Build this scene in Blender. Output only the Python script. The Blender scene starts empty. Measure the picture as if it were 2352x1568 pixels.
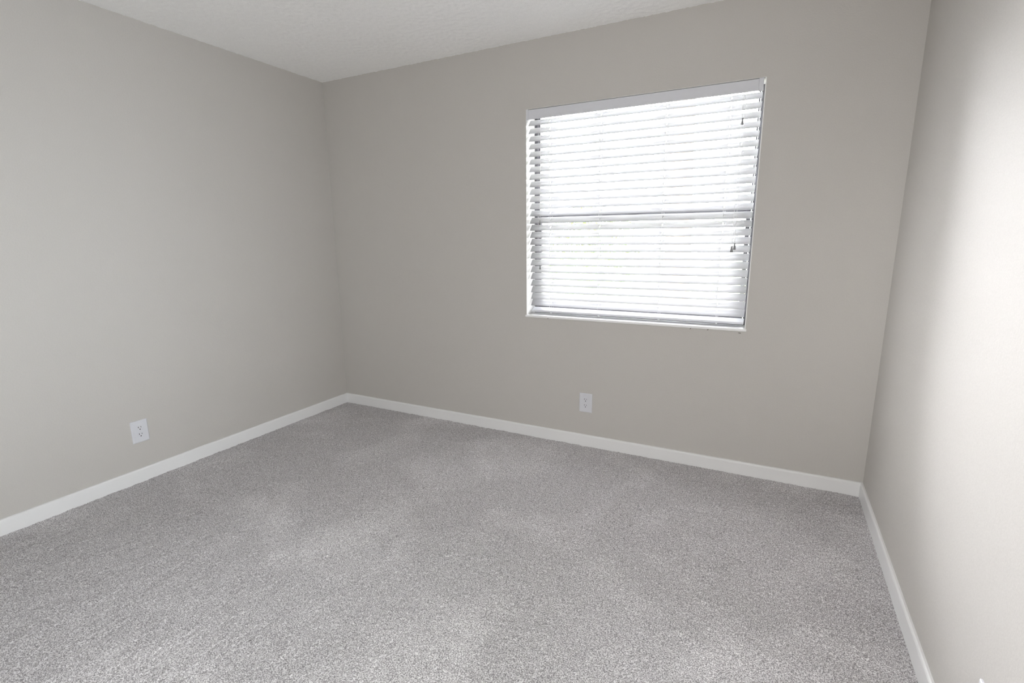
import bpy, bmesh, math, random
import numpy as np
from mathutils import Vector, Matrix, noise

random.seed(7)
rng = np.random.default_rng(7)
scn = bpy.context.scene
C = scn.collection

# ------------------------------------------------------------------ camera
W, H = 3.545, 2.44            # room width (x), height; back wall at y = 0, left wall at x = 0
YF = -3.75                    # wall behind the camera
cam_d = bpy.data.cameras.new('camera')
cam = bpy.data.objects.new('camera', cam_d)
C.objects.link(cam)
cam_d.sensor_width = 36.0
cam_d.lens = 1153.11 / 2352 * 36
cam_d.clip_start = 0.02
yaw, pit, roll = 0.47561, -0.20238, -0.00959
fw = Vector((-math.sin(yaw) * math.cos(pit), math.cos(yaw) * math.cos(pit), math.sin(pit)))
r0 = Vector((math.cos(yaw), math.sin(yaw), 0))
u0 = r0.cross(fw)
rv = r0 * math.cos(roll) + u0 * math.sin(roll)
uv = u0 * math.cos(roll) - r0 * math.sin(roll)
M = Matrix((rv, uv, -fw)).transposed().to_4x4()
M.translation = Vector((3.04074, -2.91289, 1.3106))
cam.matrix_world = M
scn.camera = cam

# ------------------------------------------------------------------ light
SKY = 40.0                    # plain overcast level
GLOW = 165.0                  # extra radiance of the brightest side of the sky
world = bpy.data.worlds.new('overcast_sky')
scn.world = world
world.use_nodes = True
wn = world.node_tree
wn.nodes.clear()
w_out = wn.nodes.new('ShaderNodeOutputWorld')
w_bg = wn.nodes.new('ShaderNodeBackground')
w_tc = wn.nodes.new('ShaderNodeTexCoord')
w_sp = wn.nodes.new('ShaderNodeSeparateXYZ')
w_rp = wn.nodes.new('ShaderNodeValToRGB')
w_rp.color_ramp.elements[0].position = 0.0
w_rp.color_ramp.elements[0].color = (0.965, 0.97, 1.0, 1)
w_rp.color_ramp.elements[1].position = 0.8
w_rp.color_ramp.elements[1].color = (0.92, 0.94, 1.0, 1)
wn.links.new(w_tc.outputs['Generated'], w_sp.inputs[0])
wn.links.new(w_sp.outputs['Z'], w_rp.inputs[0])
wn.links.new(w_rp.outputs[0], w_bg.inputs[0])
# one side of the overcast sky is brighter (thin cloud towards the sun)
w_dot = wn.nodes.new('ShaderNodeVectorMath')
w_dot.operation = 'DOT_PRODUCT'
BRIGHT = Vector((-1.0, 0.2, 0.38)).normalized()
w_dot.inputs[1].default_value = BRIGHT
w_mr = wn.nodes.new('ShaderNodeMapRange')
w_mr.inputs['From Min'].default_value = 0.5
w_mr.inputs['From Max'].default_value = 0.97
w_mr.inputs['To Min'].default_value = SKY
w_mr.inputs['To Max'].default_value = SKY + GLOW
wn.links.new(w_tc.outputs['Generated'], w_dot.inputs[0])
wn.links.new(w_dot.outputs['Value'], w_mr.inputs['Value'])
wn.links.new(w_mr.outputs[0], w_bg.inputs[1])
wn.links.new(w_bg.outputs[0], w_out.inputs[0])


def area(name, loc, rot, sx, sy, power=0.0, portal=False, col=(1, 1, 1)):
    d = bpy.data.lights.new(name, 'AREA')
    d.shape = 'RECTANGLE'
    d.size, d.size_y = sx, sy
    d.energy = power
    d.color = col
    if portal:
        d.cycles.is_portal = True
    o = bpy.data.objects.new(name, d)
    C.objects.link(o)
    o.location = loc
    o.rotation_euler = rot
    return o


# sky portal just outside the window (guides sampling of the sky, emits nothing itself)
area('window_sky_portal', (2.295, 0.2, 1.44), (math.radians(-90), 0, 0), 1.4, 1.34, 1.0, True)
# unseen fill lamps added in the three made-up doorways behind and beside the camera
area('front_fill', (3.0, YF - 0.05, 0.9), (math.radians(90), 0, 0), 0.8, 1.7, 26.5, False, (1.0, 0.98, 0.955))
area('right_fill', (W + 0.05, -3.3, 1.05), (0, math.radians(90), 0), 2.0, 0.7, 28.0, False, (0.90, 0.965, 1.0))
SB = area('left_wall_fill_beam', (W + 0.10, -3.3, 1.0), Vector((-3.6, 1.6, 0.15)).to_track_quat('-Z', 'Y').to_euler(), 0.6, 1.2, 3.3, False, (0.84, 0.93, 1.0))  # narrow added lamp that brightens a patch of the left wall
SB.data.spread = math.radians(50)
LB = area('right_wall_fill_beam', (-0.10, -3.3, 1.2), Vector((3.64, 2.35, -0.15)).to_track_quat('-Z', 'Y').to_euler(), 0.6, 1.3, 4.0, False, (0.97, 0.985, 1.0))  # narrow added lamp that brightens the right wall near the corner
LB.data.spread = math.radians(29)

scn.view_settings.view_transform = 'Standard'
scn.view_settings.look = 'None'
scn.view_settings.exposure = 0.10
scn.view_settings.gamma = 1.0
scn.view_settings.use_curve_mapping = False
scn.cycles.max_bounces = 16
scn.cycles.diffuse_bounces = 12
scn.cycles.transparent_max_bounces = 16
scn.cycles.sample_clamp_indirect = 30.0


# ------------------------------------------------------------------ materials
def mat(name, col, rough=0.6, spec=0.3, bump=None, var=None):
    """bump = [(kind, scale, strength, distance)], var = (scale, amount, detail)"""
    m = bpy.data.materials.new(name)
    m.use_nodes = True
    nt = m.node_tree
    b = nt.nodes['Principled BSDF']
    b.inputs['Base Color'].default_value = (*col, 1)
    b.inputs['Roughness'].default_value = rough
    b.inputs['Specular IOR Level'].default_value = spec
    tc = nt.nodes.new('ShaderNodeTexCoord')
    if var:
        sc, am, det = var
        n = nt.nodes.new('ShaderNodeTexNoise')
        n.inputs['Scale'].default_value = sc
        n.inputs['Detail'].default_value = det
        nt.links.new(tc.outputs['Object'], n.inputs['Vector'])
        r = nt.nodes.new('ShaderNodeValToRGB')
        r.color_ramp.elements[0].position = 0.35
        r.color_ramp.elements[1].position = 0.65
        r.color_ramp.elements[0].color = (*[c * (1 - am) for c in col], 1)
        r.color_ramp.elements[1].color = (*[min(1, c * (1 + am)) for c in col], 1)
        nt.links.new(n.outputs['Fac'], r.inputs[0])
        nt.links.new(r.outputs[0], b.inputs['Base Color'])
    prev = None
    for kind, sc, st, dist in (bump or []):
        if kind == 'noise':
            t = nt.nodes.new('ShaderNodeTexNoise')
            t.inputs['Detail'].default_value = 3
            out = t.outputs['Fac']
        else:
            t = nt.nodes.new('ShaderNodeTexVoronoi')
            out = t.outputs['Distance']
        t.inputs['Scale'].default_value = sc
        nt.links.new(tc.outputs['Object'], t.inputs['Vector'])
        bp = nt.nodes.new('ShaderNodeBump')
        bp.inputs['Strength'].default_value = st
        bp.inputs['Distance'].default_value = dist
        nt.links.new(out, bp.inputs['Height'])
        if prev:
            nt.links.new(prev.outputs[0], bp.inputs['Normal'])
        prev = bp
    if prev:
        nt.links.new(prev.outputs[0], b.inputs['Normal'])
    return m


M_wall = mat('greige_wall_paint', (0.53, 0.51, 0.483), 0.62, 0.25,
             [('noise', 140, 0.35, 0.002), ('noise', 22, 0.12, 0.004)], (320, 0.035, 2))
M_ceil = mat('popcorn_ceiling', (0.92, 0.92, 0.91), 0.9, 0.1, [('noise', 240, 0.35, 0.002)], (330, 0.075, 2))
M_trim = mat('white_semi_gloss_trim', (0.79, 0.79, 0.79), 0.35, 0.4, [('noise', 30, 0.08, 0.002)])
M_reveal = mat('white_window_reveal', (0.85, 0.85, 0.84), 0.6, 0.25, [('noise', 120, 0.25, 0.001)])
M_sill = mat('white_sill_paint', (0.84, 0.84, 0.84), 0.45, 0.35, [('noise', 60, 0.1, 0.001)])
M_blind = mat('white_faux_wood_blind', (0.64, 0.645, 0.68), 0.42, 0.35, [('noise', 35, 0.04, 0.001)])
def translucent(m, col, w):
    """thin white vinyl lets part of the daylight through"""
    nt = m.node_tree
    t = nt.nodes.new('ShaderNodeBsdfTranslucent')
    t.inputs[0].default_value = (*col, 1)
    x = nt.nodes.new('ShaderNodeMixShader')
    x.inputs[0].default_value = w
    nt.links.new(nt.nodes['Principled BSDF'].outputs[0], x.inputs[1])
    nt.links.new(t.outputs[0], x.inputs[2])
    nt.links.new(x.outputs[0], nt.nodes['Material Output'].inputs[0])


M_slat = mat('white_vinyl_blind_slat', (0.50, 0.50, 0.52), 0.42, 0.35, [('noise', 35, 0.04, 0.001)])
translucent(M_slat, (0.93, 0.935, 0.95), 0.26)
M_cord = mat('white_cord', (0.85, 0.85, 0.85), 0.8, 0.1)
M_tassel = mat('grey_plastic_tassel', (0.24, 0.24, 0.25), 0.4, 0.4)
M_frame = mat('mill_aluminium_frame', (0.14, 0.14, 0.155), 0.45, 0.4)
M_plate = mat('white_outlet_plastic', (0.65, 0.655, 0.69), 0.3, 0.45)
M_slot = mat('dark_outlet_slot', (0.02, 0.02, 0.02), 0.6, 0.2)
M_chip = mat('chipped_paint_patch', (0.12, 0.11, 0.09), 0.9, 0.1)
M_lawn = mat('dry_lawn', (0.13, 0.13, 0.085), 0.95, 0.05, None, (3, 0.3, 4))
M_bark = mat('tree_bark', (0.15, 0.115, 0.085), 0.9, 0.1, [('noise', 14, 0.8, 0.03)], (9, 0.3, 4))
M_leaf = mat('green_leaves', (0.10, 0.17, 0.045), 0.6, 0.3, None, (6, 0.35, 2))
M_slab = mat('concrete_slab', (0.4, 0.4, 0.38), 0.9, 0.1)


def glass_mat():
    m = bpy.data.materials.new('clear_window_glass')
    m.use_nodes = True
    nt = m.node_tree
    nt.nodes.clear()
    o = nt.nodes.new('ShaderNodeOutputMaterial')
    t = nt.nodes.new('ShaderNodeBsdfTransparent')
    t.inputs[0].default_value = (0.965, 0.965, 0.965, 1)
    g = nt.nodes.new('ShaderNodeBsdfGlossy')
    g.inputs['Roughness'].default_value = 0.02
    x = nt.nodes.new('ShaderNodeMixShader')
    f = nt.nodes.new('ShaderNodeFresnel')
    f.inputs[0].default_value = 1.45
    nt.links.new(f.outputs[0], x.inputs[0])
    nt.links.new(t.outputs[0], x.inputs[1])
    nt.links.new(g.outputs[0], x.inputs[2])
    nt.links.new(x.outputs[0], o.inputs[0])
    return m


M_glass = glass_mat()


def carpet_mat():
    m = bpy.data.materials.new('grey_cut_pile_carpet')
    m.use_nodes = True
    nt = m.node_tree
    L = nt.links
    b = nt.nodes['Principled BSDF']
    b.inputs['Roughness'].default_value = 0.95
    b.inputs['Specular IOR Level'].default_value = 0.05
    b.inputs['Sheen Weight'].default_value = 0.15
    b.inputs['Sheen Roughness'].default_value = 0.6
    tc = nt.nodes.new('ShaderNodeTexCoord')
    # warp so that the yarn ends look like short twisted strokes
    nz = nt.nodes.new('ShaderNodeTexNoise')
    nz.inputs['Scale'].default_value = 250
    nz.inputs['Detail'].default_value = 3
    nz.inputs['Roughness'].default_value = 0.65
    L.new(tc.outputs['Object'], nz.inputs['Vector'])
    rp = nt.nodes.new('ShaderNodeValToRGB')
    e = rp.color_ramp.elements
    e[0].position = 0.40
    e[0].color = (0.26, 0.245, 0.255, 1)
    e[1].position = 0.61
    e[1].color = (0.88, 0.86, 0.87, 1)
    mid = e.new(0.5)
    mid.color = (0.54, 0.522, 0.532, 1)
    L.new(nz.outputs['Fac'], rp.inputs[0])
    # vacuum / foot marks: pile lying one way or the other
    n2 = nt.nodes.new('ShaderNodeTexNoise')
    n2.inputs['Scale'].default_value = 1.7
    n2.inputs['Detail'].default_value = 3
    n2.inputs['Distortion'].default_value = 0.6
    L.new(tc.outputs['Object'], n2.inputs['Vector'])
    mr = nt.nodes.new('ShaderNodeMapRange')
    mr.inputs['From Min'].default_value = 0.5
    mr.inputs['From Max'].default_value = 0.7
    mr.inputs['To Min'].default_value = 0.89
    mr.inputs['To Max'].default_value = 1.09
    L.new(n2.outputs['Fac'], mr.inputs['Value'])
    vm = nt.nodes.new('ShaderNodeVectorMath')
    vm.operation = 'SCALE'
    L.new(rp.outputs[0], vm.inputs[0])
    L.new(mr.outputs[0], vm.inputs['Scale'])
    L.new(vm.outputs[0], b.inputs['Base Color'])
    bp = nt.nodes.new('ShaderNodeBump')
    bp.inputs['Strength'].default_value = 0.6
    bp.inputs['Distance'].default_value = 0.004
    L.new(nz.outputs['Fac'], bp.inputs['Height'])
    L.new(bp.outputs[0], b.inputs['Normal'])
    return m


M_carpet = carpet_mat()


# ------------------------------------------------------------------ helpers
def add_box(bm, x0, x1, y0, y1, z0, z1, bevel=0.0, seg=2):
    r = bmesh.ops.create_cube(bm, size=1.0)
    vs = r['verts']
    for v in vs:
        v.co = Vector((x0 + (v.co.x + 0.5) * (x1 - x0), y0 + (v.co.y + 0.5) * (y1 - y0), z0 + (v.co.z + 0.5) * (z1 - z0)))
    if bevel > 0:
        es = list({e for v in vs for e in v.link_edges})
        bmesh.ops.bevel(bm, geom=es, offset=bevel, segments=seg, affect='EDGES', profile=0.5)


def add_tube(bm, pts, rad, n=8):
    rings = []
    for i, p in enumerate(pts):
        p = Vector(p)
        a = Vector(pts[max(i - 1, 0)])
        b = Vector(pts[min(i + 1, len(pts) - 1)])
        d = (b - a).normalized()
        s = d.orthogonal().normalized()
        t = d.cross(s)
        rr = rad[i] if isinstance(rad, (list, tuple)) else rad
        rings.append([bm.verts.new(p + (s * math.cos(2 * math.pi * k / n) + t * math.sin(2 * math.pi * k / n)) * rr) for k in range(n)])
    for i in range(len(rings) - 1):
        A, B = rings[i], rings[i + 1]
        for k in range(n):
            bm.faces.new((A[k], A[(k + 1) % n], B[(k + 1) % n], B[k]))
    bm.faces.new(rings[0][::-1])
    bm.faces.new(rings[-1])


def add_lathe(bm, prof, cx, cy, n=20):
    """prof = [(radius, z)] from bottom to top, around the vertical axis at cx, cy"""
    rings = [[bm.verts.new((cx + r * math.cos(2 * math.pi * k / n), cy + r * math.sin(2 * math.pi * k / n), z)) for k in range(n)] for r, z in prof]
    for A, B in zip(rings, rings[1:]):
        for k in range(n):
            bm.faces.new((A[k], A[(k + 1) % n], B[(k + 1) % n], B[k]))
    bm.faces.new(rings[0][::-1])
    bm.faces.new(rings[-1])


def obj(name, bm, m, parent=None, smooth=False):
    bmesh.ops.recalc_face_normals(bm, faces=bm.faces)
    me = bpy.data.meshes.new(name)
    bm.to_mesh(me)
    bm.free()
    me.materials.append(m)
    if smooth:
        for p in me.polygons:
            p.use_smooth = True
    o = bpy.data.objects.new(name, me)
    C.objects.link(o)
    if parent:
        o.parent = parent
    return o


def thing(name, label, cat, loc=(0, 0, 0), rotz=0.0, group=None):
    o = bpy.data.objects.new(name, None)
    o.empty_display_size = 0.1
    C.objects.link(o)
    o.location = loc
    o.rotation_euler = (0, 0, rotz)
    o['label'] = label
    o['category'] = cat
    if group:
        o['group'] = group
    return o


def struct(o, label=None, cat=None):
    o['kind'] = 'structure'
    if label:
        o['label'] = label
    if cat:
        o['category'] = cat
    return o


def grid_mesh(name, x0, x1, y0, y1, nx, ny, z, m, flip=False):
    """z: array (ny+1, nx+1) of heights"""
    xs = np.linspace(x0, x1, nx + 1)
    ys = np.linspace(y0, y1, ny + 1)
    X, Y = np.meshgrid(xs, ys)
    co = np.stack([X, Y, z], -1).reshape(-1, 3).astype(np.float32)
    i = np.arange(nx * ny)
    a = (i // nx) * (nx + 1) + i % nx
    q = np.stack([a, a + 1, a + nx + 2, a + nx + 1], -1)
    if flip:
        q = q[:, ::-1]
    me = bpy.data.meshes.new(name)
    me.vertices.add(len(co))
    me.vertices.foreach_set('co', co.ravel())
    me.loops.add(q.size)
    me.loops.foreach_set('vertex_index', q.ravel().astype(np.int32))
    me.polygons.add(len(q))
    me.polygons.foreach_set('loop_start', (np.arange(len(q)) * 4).astype(np.int32))
    me.polygons.foreach_set('loop_total', np.full(len(q), 4, np.int32))
    me.polygons.foreach_set('use_smooth', np.ones(len(q), bool))
    me.update(calc_edges=True)
    me.materials.append(m)
    o = bpy.data.objects.new(name, me)
    C.objects.link(o)
    return o


def smooth2(a, n):
    for _ in range(n):
        a = (a + np.roll(a, 1, 0) + np.roll(a, -1, 0) + np.roll(a, 1, 1) + np.roll(a, -1, 1)) / 5
    return a


# ------------------------------------------------------------------ room shell
WX1, WX2, WZ1, WZ2 = 1.649, 2.941, 0.822, 2.066      # window opening
D = 0.125                                            # depth of the reveal
TH = 0.19                                            # wall thickness

# floor: carpet pile as a dense displaced surface
nx, ny = 780, 830
z = smooth2(rng.standard_normal((ny + 1, nx + 1)), 1)
z = z / z.std() * 0.0011
und = smooth2(np.kron(rng.standard_normal((84, 79)), np.ones((10, 10))), 30)[:ny + 1, :nx + 1]
z = z + und / und.std() * 0.0008
z = np.clip(z, -0.006, 0.004)
fl = grid_mesh('floor', 0, W, YF, 0, nx, ny, z, M_carpet)
struct(fl, 'grey speckled cut-pile carpet covering the bedroom floor', 'carpet')

bm = bmesh.new()
add_box(bm, -0.15, W + 0.15, YF - 0.12, 0.19, -0.12, -0.012)
struct(obj('floor_slab', bm, M_slab), 'concrete slab under the carpet', 'floor')

# ceiling: popcorn texture
nx, ny = 440, 460
z = smooth2(rng.standard_normal((ny + 1, nx + 1)), 1)
z = H - np.clip(z / z.std(), -1, 2.2) * 0.0009
ce = grid_mesh('ceiling', 0, W, YF, 0, nx, ny, z, M_ceil, True)
struct(ce, 'white popcorn-textured ceiling', 'ceiling')
bm = bmesh.new()
add_box(bm, -0.15, W + 0.15, YF - 0.12, 0.19, H + 0.012, H + 0.12)
struct(obj('ceiling_slab', bm, M_ceil), 'roof deck above the ceiling', 'ceiling')

bm = bmesh.new()              # with a doorway out of frame, added for a fill beam
add_box(bm, -0.15, 0, -2.93, TH, -0.012, H + 0.012)
add_box(bm, -0.15, 0, YF - 0.12, -3.67, -0.012, H + 0.012)
add_box(bm, -0.15, 0, -3.67, -2.93, 2.08, H + 0.012)
struct(obj('wall_left', bm, M_wall), 'greige wall at the left of the room', 'wall')
bm = bmesh.new()              # with a doorway added beside the camera for fill lamps
add_box(bm, W, W + 0.15, -2.93, TH, -0.012, H + 0.012)
add_box(bm, W, W + 0.15, YF - 0.12, -3.67, -0.012, H + 0.012)
add_box(bm, W, W + 0.15, -3.67, -2.93, 2.08, H + 0.012)
struct(obj('wall_right', bm, M_wall), 'greige wall close at the right, brightly lit by the window', 'wall')

bm = bmesh.new()
add_box(bm, 0, WX1, 0, TH, -0.012, H + 0.012)
add_box(bm, WX2, W, 0, TH, -0.012, H + 0.012)
add_box(bm, WX1, WX2, 0, TH, -0.012, WZ1 - 0.008)
add_box(bm, WX1, WX2, 0, TH, WZ2, H + 0.012)
struct(obj('wall_back', bm, M_wall), 'greige wall with the window', 'wall')

# wall behind the camera, its doorway added for a fill lamp
DX1, DX2, DZ = 2.58, 3.42, 2.08
bm = bmesh.new()
add_box(bm, 0, DX1, YF - 0.12, YF, -0.012, H + 0.012)
add_box(bm, DX2, W, YF - 0.12, YF, -0.012, H + 0.012)
add_box(bm, DX1, DX2, YF - 0.12, YF, DZ, H + 0.012)
struct(obj('wall_front', bm, M_wall), 'greige wall behind the camera with a doorway added for fill light', 'wall')


# unseen shells added behind the made-up doorways to keep the sky out
bm = bmesh.new()
add_box(bm, 2.2, W + 1.3, YF - 1.4, YF - 1.3, -0.012, H + 0.012)
add_box(bm, 2.1, 2.2, YF - 1.4, YF - 0.12, -0.012, H + 0.012)
add_box(bm, W + 1.3, W + 1.4, YF - 1.4, -2.6, -0.012, H + 0.012)
add_box(bm, W + 0.15, W + 1.3, -2.7, -2.6, -0.012, H + 0.012)
add_box(bm, -1.2, -1.1, YF - 0.12, -2.6, -0.012, H + 0.012)
add_box(bm, -1.1, -0.15, YF - 0.12, YF, -0.012, H + 0.012)
add_box(bm, -1.1, -0.15, -2.7, -2.6, -0.012, H + 0.012)
struct(obj('wall_shell', bm, M_wall), 'unseen walls added behind the doorways to keep the sky out', 'wall')
bm = bmesh.new()
add_box(bm, 2.1, W + 1.4, YF - 1.4, YF - 0.12, H + 0.012, H + 0.1)
add_box(bm, W + 0.15, W + 1.4, YF - 0.12, -2.6, H + 0.012, H + 0.1)
add_box(bm, -1.2, -0.15, YF - 0.12, -2.6, H + 0.012, H + 0.1)
struct(obj('ceiling_shell', bm, M_ceil), 'unseen ceiling added over the doorway shells', 'ceiling')
bm = bmesh.new()
add_box(bm, 2.1, W + 1.4, YF - 1.4, YF - 0.12, -0.1, -0.012)
add_box(bm, W + 0.15, W + 1.4, YF - 0.12, -2.6, -0.1, -0.012)
add_box(bm, -1.2, -0.15, YF - 0.12, -2.6, -0.1, -0.012)
struct(obj('floor_shell', bm, M_slab), 'unseen floor added under the doorway shells', 'floor')


# baseboards: eased top edge
def baseboard(name, p0, p1, nrm, label):
    """profile swept from p0 to p1 along the wall; nrm points into the room; ends mitred by overlap"""
    prof = [(0, -0.008), (0.0125, -0.008), (0.0125, 0.0625), (0.0118, 0.0685), (0.0098, 0.0728), (0.0065, 0.0752), (0.003, 0.0757), (0, 0.0757)]
    bm = bmesh.new()
    p0, p1 = Vector(p0), Vector(p1)
    d = (p1 - p0).normalized()
    n = Vector(nrm)
    rings = []
    steps = 60
    for i in range(steps + 1):
        t = i / steps
        base = p0.lerp(p1, t)
        ring = []
        for o_, z_ in prof:
            q = base + n * o_
            if i == 0:
                q = q + d * o_
            if i == steps:
                q = q - d * o_
            w = 0.0009 * noise.noise(Vector((t * 9, p0.x * 3, p0.y)))
            ring.append(bm.verts.new((q.x, q.y, z_ + (w if z_ > 0.05 else 0))))
        rings.append(ring)
    for A, B in zip(rings, rings[1:]):
        for k in range(len(prof) - 1):
            bm.faces.new((A[k], A[k + 1], B[k + 1], B[k]))
    o = obj(name, bm, M_trim, smooth=False)
    return struct(o, label, 'baseboard')


baseboard('baseboard_left', (0, -2.93, 0), (0, 0, 0), (1, 0, 0), 'white baseboard along the left wall')
baseboard('baseboard_back', (0, 0, 0), (W, 0, 0), (0, -1, 0), 'white baseboard under the window wall')
baseboard('baseboard_right', (W, 0, 0), (W, -2.93, 0), (-1, 0, 0), 'white baseboard along the right wall')

# ------------------------------------------------------------------ window
bm = bmesh.new()      # white plaster reveal lining
t_ = 0.0015
add_box(bm, WX1 - 0.001, WX1 + t_, 0.0005, D, WZ1, WZ2 - t_)
add_box(bm, WX2 - 0.0035, WX2 + 0.001, -0.001, D, WZ1, WZ2 - t_)
add_box(bm, WX1, WX2, 0.001, D, WZ2 - t_, WZ2 + 0.001)
struct(obj('trim_1', bm, M_reveal), 'white painted reveal around the window opening', 'window reveal')

win = thing('window_1', 'single-hung window with a dull grey aluminium frame behind the white blind', 'window', (0, 0, 0))
win['kind'] = 'structure'
fy0, fy1 = D, D + 0.045
fr = 0.022
bm = bmesh.new()
add_box(bm, WX1, WX1 + fr, fy0, fy1, WZ1, WZ2, 0.0015)
add_box(bm, WX2 - fr, WX2, fy0, fy1, WZ1, WZ2, 0.0015)
add_box(bm, WX1 + fr, WX2 - fr, fy0, fy1, WZ2 - 0.02, WZ2, 0.0015)
add_box(bm, WX1 + fr, WX2 - fr, fy0, fy1, WZ1, WZ1 + 0.028, 0.0015)
obj('window_frame', bm, M_frame, win)
MZ = 1.437
bm = bmesh.new()      # lower sash
sx1, sx2 = WX1 + fr + 0.003, WX2 - fr - 0.003
add_box(bm, sx1, sx1 + 0.022, fy0 + 0.006, fy0 + 0.026, WZ1 + 0.028, MZ + 0.018, 0.001)
add_box(bm, sx2 - 0.022, sx2, fy0 + 0.006, fy0 + 0.026, WZ1 + 0.028, MZ + 0.018, 0.001)
add_box(bm, sx1 + 0.022, sx2 - 0.022, fy0 + 0.006, fy0 + 0.026, WZ1 + 0.028, WZ1 + 0.062, 0.001)
add_box(bm, sx1 + 0.022, sx2 - 0.022, fy0 + 0.002, fy0 + 0.026, MZ - 0.018, MZ + 0.018, 0.001)
lo = obj('lower_sash', bm, M_frame, win)
bm = bmesh.new()
add_box(bm, sx1 + 0.018, sx2 - 0.018, fy0 + 0.014, fy0 + 0.018, WZ1 + 0.058, MZ - 0.014)
obj('pane', bm, M_glass, lo)
bm = bmesh.new()
add_box(bm, 2.265, 2.325, fy0 - 0.006, fy0 + 0.01, MZ + 0.010, MZ + 0.022, 0.002)
obj('sash_lock', bm, M_frame, lo)
bm = bmesh.new()      # upper fixed light with a slim bead
add_box(bm, sx1, sx1 + 0.007, fy0 + 0.014, fy0 + 0.042, MZ + 0.02, WZ2 - 0.02)
add_box(bm, sx2 - 0.007, sx2, fy0 + 0.014, fy0 + 0.042, MZ + 0.02, WZ2 - 0.02)
add_box(bm, sx1 + 0.007, sx2 - 0.007, fy0 + 0.028, fy0 + 0.042, MZ - 0.012, MZ + 0.012)
up = obj('upper_sash', bm, M_frame, win)
bm = bmesh.new()
add_box(bm, sx1 + 0.004, sx2 - 0.004, fy0 + 0.033, fy0 + 0.037, MZ + 0.008, WZ2 - 0.018)
obj('pane', bm, M_glass, up)

bm = bmesh.new()
add_box(bm, WX1 - 0.006, WX2 + 0.006, -0.007, 0.0, WZ1 - 0.010, WZ1 + 0.003, 0.0018)
add_box(bm, WX1, WX2, -0.002, D, WZ1 - 0.008, WZ1 + 0.003, 0.0008)
sill = obj('window_sill', bm, M_sill, win)
for cx, cz, w_, s_ in ((2.664, WZ1 - 0.0135, 0.006, 0.9), (2.755, WZ1 - 0.0135, 0.006, 0.7), (2.915, WZ1 - 0.020, 0.008, -0.1), (1.80, WZ1 - 0.0115, 0.007, 0.2)):
    bm = bmesh.new()
    bmesh.ops.create_icosphere(bm, subdivisions=2, radius=1.0)
    for v in bm.verts:
        x, y, zz = v.co.x * w_, v.co.y * 0.0012, v.co.z * 0.0018
        v.co = Vector((cx + x * math.cos(s_) - zz * math.sin(s_), -0.0006 + y, cz + x * math.sin(s_) + zz * math.cos(s_)))
    ch = obj('paint_chip', bm, M_chip, sill, True)
    ch['label'] = 'small dark chip in the paint below the sill'

# ------------------------------------------------------------------ blind
blind = thing('window_blind', 'white two-inch slatted blind hanging in the window, slats tilted half closed', 'blind', (2.295, 0.035, WZ1 + 0.003))
BO = Vector((2.295, 0.035, WZ1 + 0.003))


def bpart(name, bm, m, smooth=False, parent=None):
    for v in bm.verts:
        v.co -= BO
    return obj(name, bm, m, parent or blind, smooth)


SX1, SX2 = 1.657, 2.928
bm = bmesh.new()      # headrail behind the valance
add_box(bm, SX1 + 0.002, SX2 - 0.002, 0.010, 0.058, 2.032, 2.058, 0.001)
bpart('headrail', bm, M_blind)
bm = bmesh.new()
add_box(bm, 1.6665, 2.9095, -0.001, 0.007, 2.0080, 2.0610, 0.0012)
val = bpart('valance', bm, M_blind)
for x0, x1 in ((1.6515, 1.6665), (2.9095, 2.9305)):
    bm = bmesh.new()
    add_box(bm, x0, x1, -0.0035, 0.012, 2.0045, 2.0635, 0.0015)
    bpart('valance_end_cap', bm, M_blind, False, val)

LAD = (1.792, 2.109, 2.473, 2.789)
TILT = math.radians(48)
N = 26
hw = 0.025


def slat_pos(k):
    """centre of slat k; the blind hangs a little deeper towards the sill"""
    zf = 1.97425 - 0.044594 * k + 3.4186e-5 * k * k
    return 0.0180 + 0.035 * k / 25 + hw * math.cos(TILT), zf + hw * math.sin(TILT)



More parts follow.
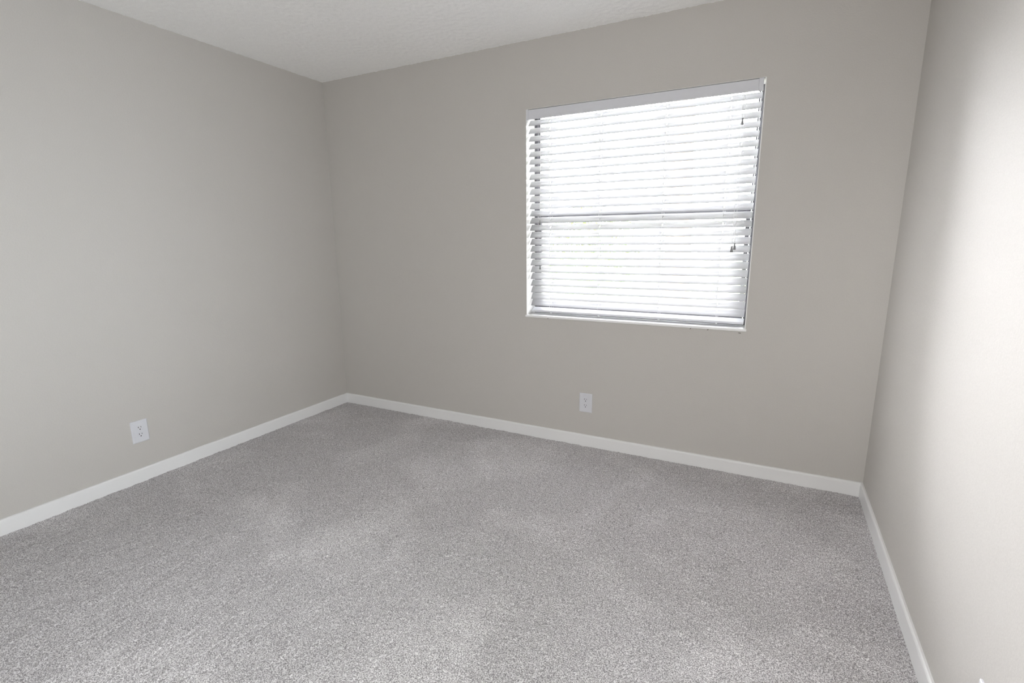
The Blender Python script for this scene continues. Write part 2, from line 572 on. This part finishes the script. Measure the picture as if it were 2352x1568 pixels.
def slat_bm(cy, cz, tilt, wob=0.0):
    bm = bmesh.new()
    vs_ = [-0.025, -0.0205, -0.0145, -0.008, 0.0, 0.008, 0.0145, 0.0205, 0.025]
    xs = [SX1]
    for lx in LAD:
        xs += [lx - 0.0026, lx + 0.0026]
    xs.append(SX2)
    full = []
    for a, b in zip(xs, xs[1:]):
        n = max(1, int((b - a) / 0.08))
        full += [(a + (b - a) * i / n) for i in range(n)]
    full.append(xs[-1])

    def P(x, v, side):
        crown = 0.0022 * (1 - (v / hw) ** 2)
        th = 0.0014 if abs(v) < 0.0249 else 0.0005
        h = crown + side * th
        y = cy + v * math.cos(tilt) - h * math.sin(tilt)
        z_ = cz + v * math.sin(tilt) + h * math.cos(tilt)
        return Vector((x, y, z_ + wob * math.sin((x - SX1) / (SX2 - SX1) * math.pi) * 0.001))

    T = [[bm.verts.new(P(x, v, 1)) for v in vs_] for x in full]
    Bt = [[bm.verts.new(P(x, v, -1)) for v in vs_] for x in full]
    holes = set()
    for i in range(len(full) - 1):
        c = (full[i] + full[i + 1]) / 2
        for lx in LAD:
            if abs(c - lx) < 0.0025:
                holes.add((i, 3))
                holes.add((i, 4))
    for i in range(len(full) - 1):
        for j in range(len(vs_) - 1):
            if (i, j) in holes:
                continue
            f1 = bm.faces.new((T[i][j], T[i + 1][j], T[i + 1][j + 1], T[i][j + 1]))
            f2 = bm.faces.new((Bt[i][j], Bt[i][j + 1], Bt[i + 1][j + 1], Bt[i + 1][j]))
            f1.smooth = f2.smooth = True
    for (i, j) in holes:      # inner walls of the cord holes
        bm.faces.new((T[i][j], T[i][j + 1], Bt[i][j + 1], Bt[i][j]))
        bm.faces.new((T[i + 1][j], T[i + 1][j + 1], Bt[i + 1][j + 1], Bt[i + 1][j]))
        e = 3 if j == 3 else 5
        bm.faces.new((T[i][e], T[i + 1][e], Bt[i + 1][e], Bt[i][e]))
    n = len(full) - 1
    k = len(vs_) - 1
    for i in range(n):
        bm.faces.new((T[i][0], T[i + 1][0], Bt[i + 1][0], Bt[i][0]))
        bm.faces.new((T[i][k], T[i + 1][k], Bt[i + 1][k], Bt[i][k]))
    for j in range(k):
        bm.faces.new((T[0][j], T[0][j + 1], Bt[0][j + 1], Bt[0][j]))
        bm.faces.new((T[n][j], T[n][j + 1], Bt[n][j + 1], Bt[n][j]))
    return bm


sz = []
for k in range(N):
    cy, cz = slat_pos(k)
    sz.append((cy, cz))
    bpart('slat', slat_bm(cy, cz, TILT + random.uniform(-0.03, 0.03), random.uniform(-1, 1)), M_slat)

# bottom rail: a thicker solid slat lying a little tilted
bm = bmesh.new()
add_box(bm, SX1, SX2, -0.0245, 0.0245, -0.0070, 0.0070, 0.0025)
ct, st = math.cos(math.radians(20)), math.sin(math.radians(20))
for v in bm.verts:
    y, zz = v.co.y, v.co.z
    v.co.y = 0.0785 + y * ct - zz * st
    v.co.z = 0.8530 + y * st + zz * ct
br = bpart('bottom_rail', bm, M_blind)
for lx in LAD:
    bm = bmesh.new()
    add_lathe(bm, [(0.0045, 0.8335), (0.006, 0.835), (0.006, 0.842)], lx, 0.066, 14)
    bpart('cord_button', bm, M_plate, True, br)

# ladder cords: a front and a back string with a rung under each slat, and the lift cord through the holes
for lx in LAD:
    bm = bmesh.new()
    hy = (hw + 0.0012) * math.cos(TILT)
    hz = hw * math.sin(TILT)
    ends = [(0.0365, 2.030)] + [(c[0], c[1]) for c in sz] + [(0.0785, 0.862)]
    add_tube(bm, [(lx - 0.0035, y - hy, z_ if i in (0, N + 1) else z_ - hz) for i, (y, z_) in enumerate(ends)], 0.0006, 6)
    add_tube(bm, [(lx + 0.0035, y + hy, z_ if i in (0, N + 1) else z_ + hz) for i, (y, z_) in enumerate(ends)], 0.0006, 6)
    for cy, cz in sz:
        add_tube(bm, [(lx - 0.0035, cy - hy + 0.002, cz - hz - 0.004), (lx + 0.0035, cy + hy, cz + hz - 0.004)], 0.0004, 5)
    bpart('ladder_cord', bm, M_cord, True)
    bm = bmesh.new()
    add_tube(bm, [(lx, 0.0365, 2.032)] + [(lx, cy, cz) for cy, cz in sz] + [(lx, 0.0785, 0.855)], 0.0007, 6)
    bpart('lift_cord', bm, M_cord, True)


def pull(x, y, ztop, zc, size=1.0):
    bm = bmesh.new()
    pts = []
    for i in range(13):
        t = i / 12
        pts.append((x + 0.002 * math.sin(t * 5 + x * 40) * t * (1 - t) * 4, y, ztop + (zc + 0.013 - ztop) * t))
    add_tube(bm, pts, 0.0007, 6)
    c = bpart('pull_cord', bm, M_cord, True)
    bm = bmesh.new()
    s = size
    prof = [(0.0052, -0.015), (0.0066, -0.0135), (0.0066, -0.009), (0.0054, -0.002), (0.0038, 0.006), (0.0036, 0.010), (0.0044, 0.0135), (0.0036, 0.015)]
    add_lathe(bm, [(r * s, zc + z_ * s) for r, z_ in prof], x, y, 18)
    bpart('tassel', bm, M_tassel, True, c)


pull(1.7400, 0.0065, 2.012, 1.404, 0.9)
pull(1.7430, 0.0030, 2.010, 1.131, 0.9)
pull(2.8475, 0.0040, 2.010, 1.874, 1.05)
pull(2.8440, -0.0065, 2.009, 1.243, 1.1)
pull(2.8570, -0.0030, 2.009, 1.258, 1.1)


# ------------------------------------------------------------------ wall outlets
def outlet(name, label, loc, rotz, group='duplex wall outlets'):
    """plate in the local xz plane, facing local -y"""
    o = thing(name, label, 'electrical outlet', loc, rotz, group)
    pw, ph = 0.0835, 0.1238
    bm = bmesh.new()      # domed plate: stepped loops
    loops = []
    for ins, dep in ((0.0, 0.0), (0.0, 0.0035), (0.002, 0.0055), (0.006, 0.0064)):
        loops.append([bm.verts.new((sx * (pw / 2 - ins), -dep, sz_ * (ph / 2 - ins))) for sx, sz_ in ((-1, -1), (1, -1), (1, 1), (-1, 1))])
    for A, B in zip(loops, loops[1:]):
        for k in range(4):
            bm.faces.new((A[k], A[(k + 1) % 4], B[(k + 1) % 4], B[k]))
    bm.faces.new(loops[0][::-1])
    bm.faces.new(loops[-1])
    obj('wall_plate', bm, M_plate, o)
    for cz in (-0.0195, 0.0195):
        bm = bmesh.new()
        n = 28
        ring0, ring1 = [], []
        for k in range(n):
            a = 2 * math.pi * k / n
            x_, z_ = 0.0172 * math.cos(a), 0.0172 * math.sin(a)
            z_ = max(-0.0142, min(0.0142, z_))
            ring0.append(bm.verts.new((x_, -0.0062, cz + z_)))
            ring1.append(bm.verts.new((x_ * 0.97, -0.0074, cz + z_ * 0.97)))
        for k in range(n):
            bm.faces.new((ring0[k], ring0[(k + 1) % n], ring1[(k + 1) % n], ring1[k]))
        bm.faces.new(ring1)
        f = obj('receptacle_face', bm, M_plate, o)
        bm = bmesh.new()
        add_box(bm, -0.0078, -0.0054, -0.0077, -0.0066, cz + 0.001, cz + 0.0095)
        obj('slot', bm, M_slot, f)
        bm = bmesh.new()
        add_box(bm, 0.0054, 0.0076, -0.0077, -0.0066, cz + 0.0015, cz + 0.0088)
        obj('slot', bm, M_slot, f)
        bm = bmesh.new()
        vs0 = [bm.verts.new((0.0028 * math.cos(a), -0.0077, cz - 0.0070 + 0.0030 * math.sin(a))) for a in [2 * math.pi * k / 16 for k in range(16)]]
        vs1 = [bm.verts.new((v.co.x, -0.0066, v.co.z)) for v in vs0]
        bm.faces.new(vs0)
        for k in range(16):
            bm.faces.new((vs0[k], vs0[(k + 1) % 16], vs1[(k + 1) % 16], vs1[k]))
        obj('ground_hole', bm, M_slot, f)
    bm = bmesh.new()
    vs0 = [bm.verts.new((0.0024 * math.cos(a), -0.0072, 0.0024 * math.sin(a))) for a in [2 * math.pi * k / 16 for k in range(16)]]
    vs1 = [bm.verts.new((v.co.x * 1.15, -0.0062, v.co.z * 1.15)) for v in vs0]
    bm.faces.new(vs0)
    for k in range(16):
        bm.faces.new((vs0[k], vs0[(k + 1) % 16], vs1[(k + 1) % 16], vs1[k]))
    obj('screw', bm, M_plate, o)
    return o


outlet('wall_outlet', 'white duplex outlet low on the back wall below the window', (2.0624, 0, 0.2875), 0.0)
outlet('wall_outlet', 'white duplex outlet low on the left wall above the baseboard', (0, -1.523, 0.2852), math.radians(90))
outlet('wall_outlet', 'white duplex outlet on the right wall, only its corner at the bottom frame edge', (W, -1.613, 0.258), math.radians(-90))

# ------------------------------------------------------------------ outside, seen through the slats
bm = bmesh.new()
add_box(bm, -25, 30, 0.25, 45, -0.45, -0.25)
struct(obj('ground', bm, M_lawn), 'lawn outside the window', 'lawn')


def leaves(bm, c, rad, n, size):
    for _ in range(n):
        d = Vector((random.gauss(0, 1), random.gauss(0, 1), random.gauss(0, 1))).normalized() * (random.random() ** 0.4)
        p = Vector(c) + Vector((d.x * rad[0], d.y * rad[1], d.z * rad[2]))
        a = Vector((random.gauss(0, 1), random.gauss(0, 1), random.gauss(0, 0.6))).normalized()
        b = a.orthogonal().normalized()
        s = size * random.uniform(0.6, 1.3)
        q = [p - a * s, p + b * s * 0.4, p + a * s, p - b * s * 0.4]
        bm.faces.new([bm.verts.new(v) for v in q])


tr = thing('tree', 'slim tree standing outside the window, seen between the slats', 'tree', (1.55, 6.2, -0.25))
bm = bmesh.new()
add_tube(bm, [(0, 0, 0), (0.02, 0, 1.4), (-0.02, 0.02, 3.0), (0.03, 0, 4.6)], [0.26, 0.215, 0.20, 0.15], 14)
obj('trunk', bm, M_bark, tr, True)
bm = bmesh.new()
for a in range(6):
    an = a * 1.05
    add_tube(bm, [(0, 0, 4.2), (0.7 * math.cos(an), 0.7 * math.sin(an), 5.0), (2.2 * math.cos(an), 1.6 * math.sin(an), 6.6)], [0.08, 0.05, 0.02], 8)
obj('branches', bm, M_bark, tr, True)
bm = bmesh.new()
leaves(bm, (0.4, 0, 6.5), (3.4, 2.3, 2.1), 9000, 0.16)  # crown out of view, made wide and dense to block sky straight ahead
obj('crown', bm, M_leaf, tr)

for k, (x, y, s, lab) in enumerate(((-0.6, 8.0, 1.05, 'leafy green shrub left of the tree outside the window'),
                                    (3.4, 7.4, 0.7, 'low green shrub right of the tree outside the window'))):
    sh = thing('shrub', lab, 'shrub', (x, y, -0.25), 0, 'shrubs outside the window')
    bm = bmesh.new()
    for a in range(5):
        add_tube(bm, [(0, 0, 0), (0.25 * s * math.cos(a * 1.26), 0.25 * s * math.sin(a * 1.26), 0.7 * s), (0.6 * s * math.cos(a * 1.26), 0.6 * s * math.sin(a * 1.26), 1.4 * s)], [0.03, 0.02, 0.008], 6)
    obj('stems', bm, M_bark, sh, True)
    bm = bmesh.new()
    leaves(bm, (0, 0, 1.15 * s), (1.1 * s, 0.9 * s, 1.05 * s), 2200, 0.07)
    obj('foliage', bm, M_leaf, sh)
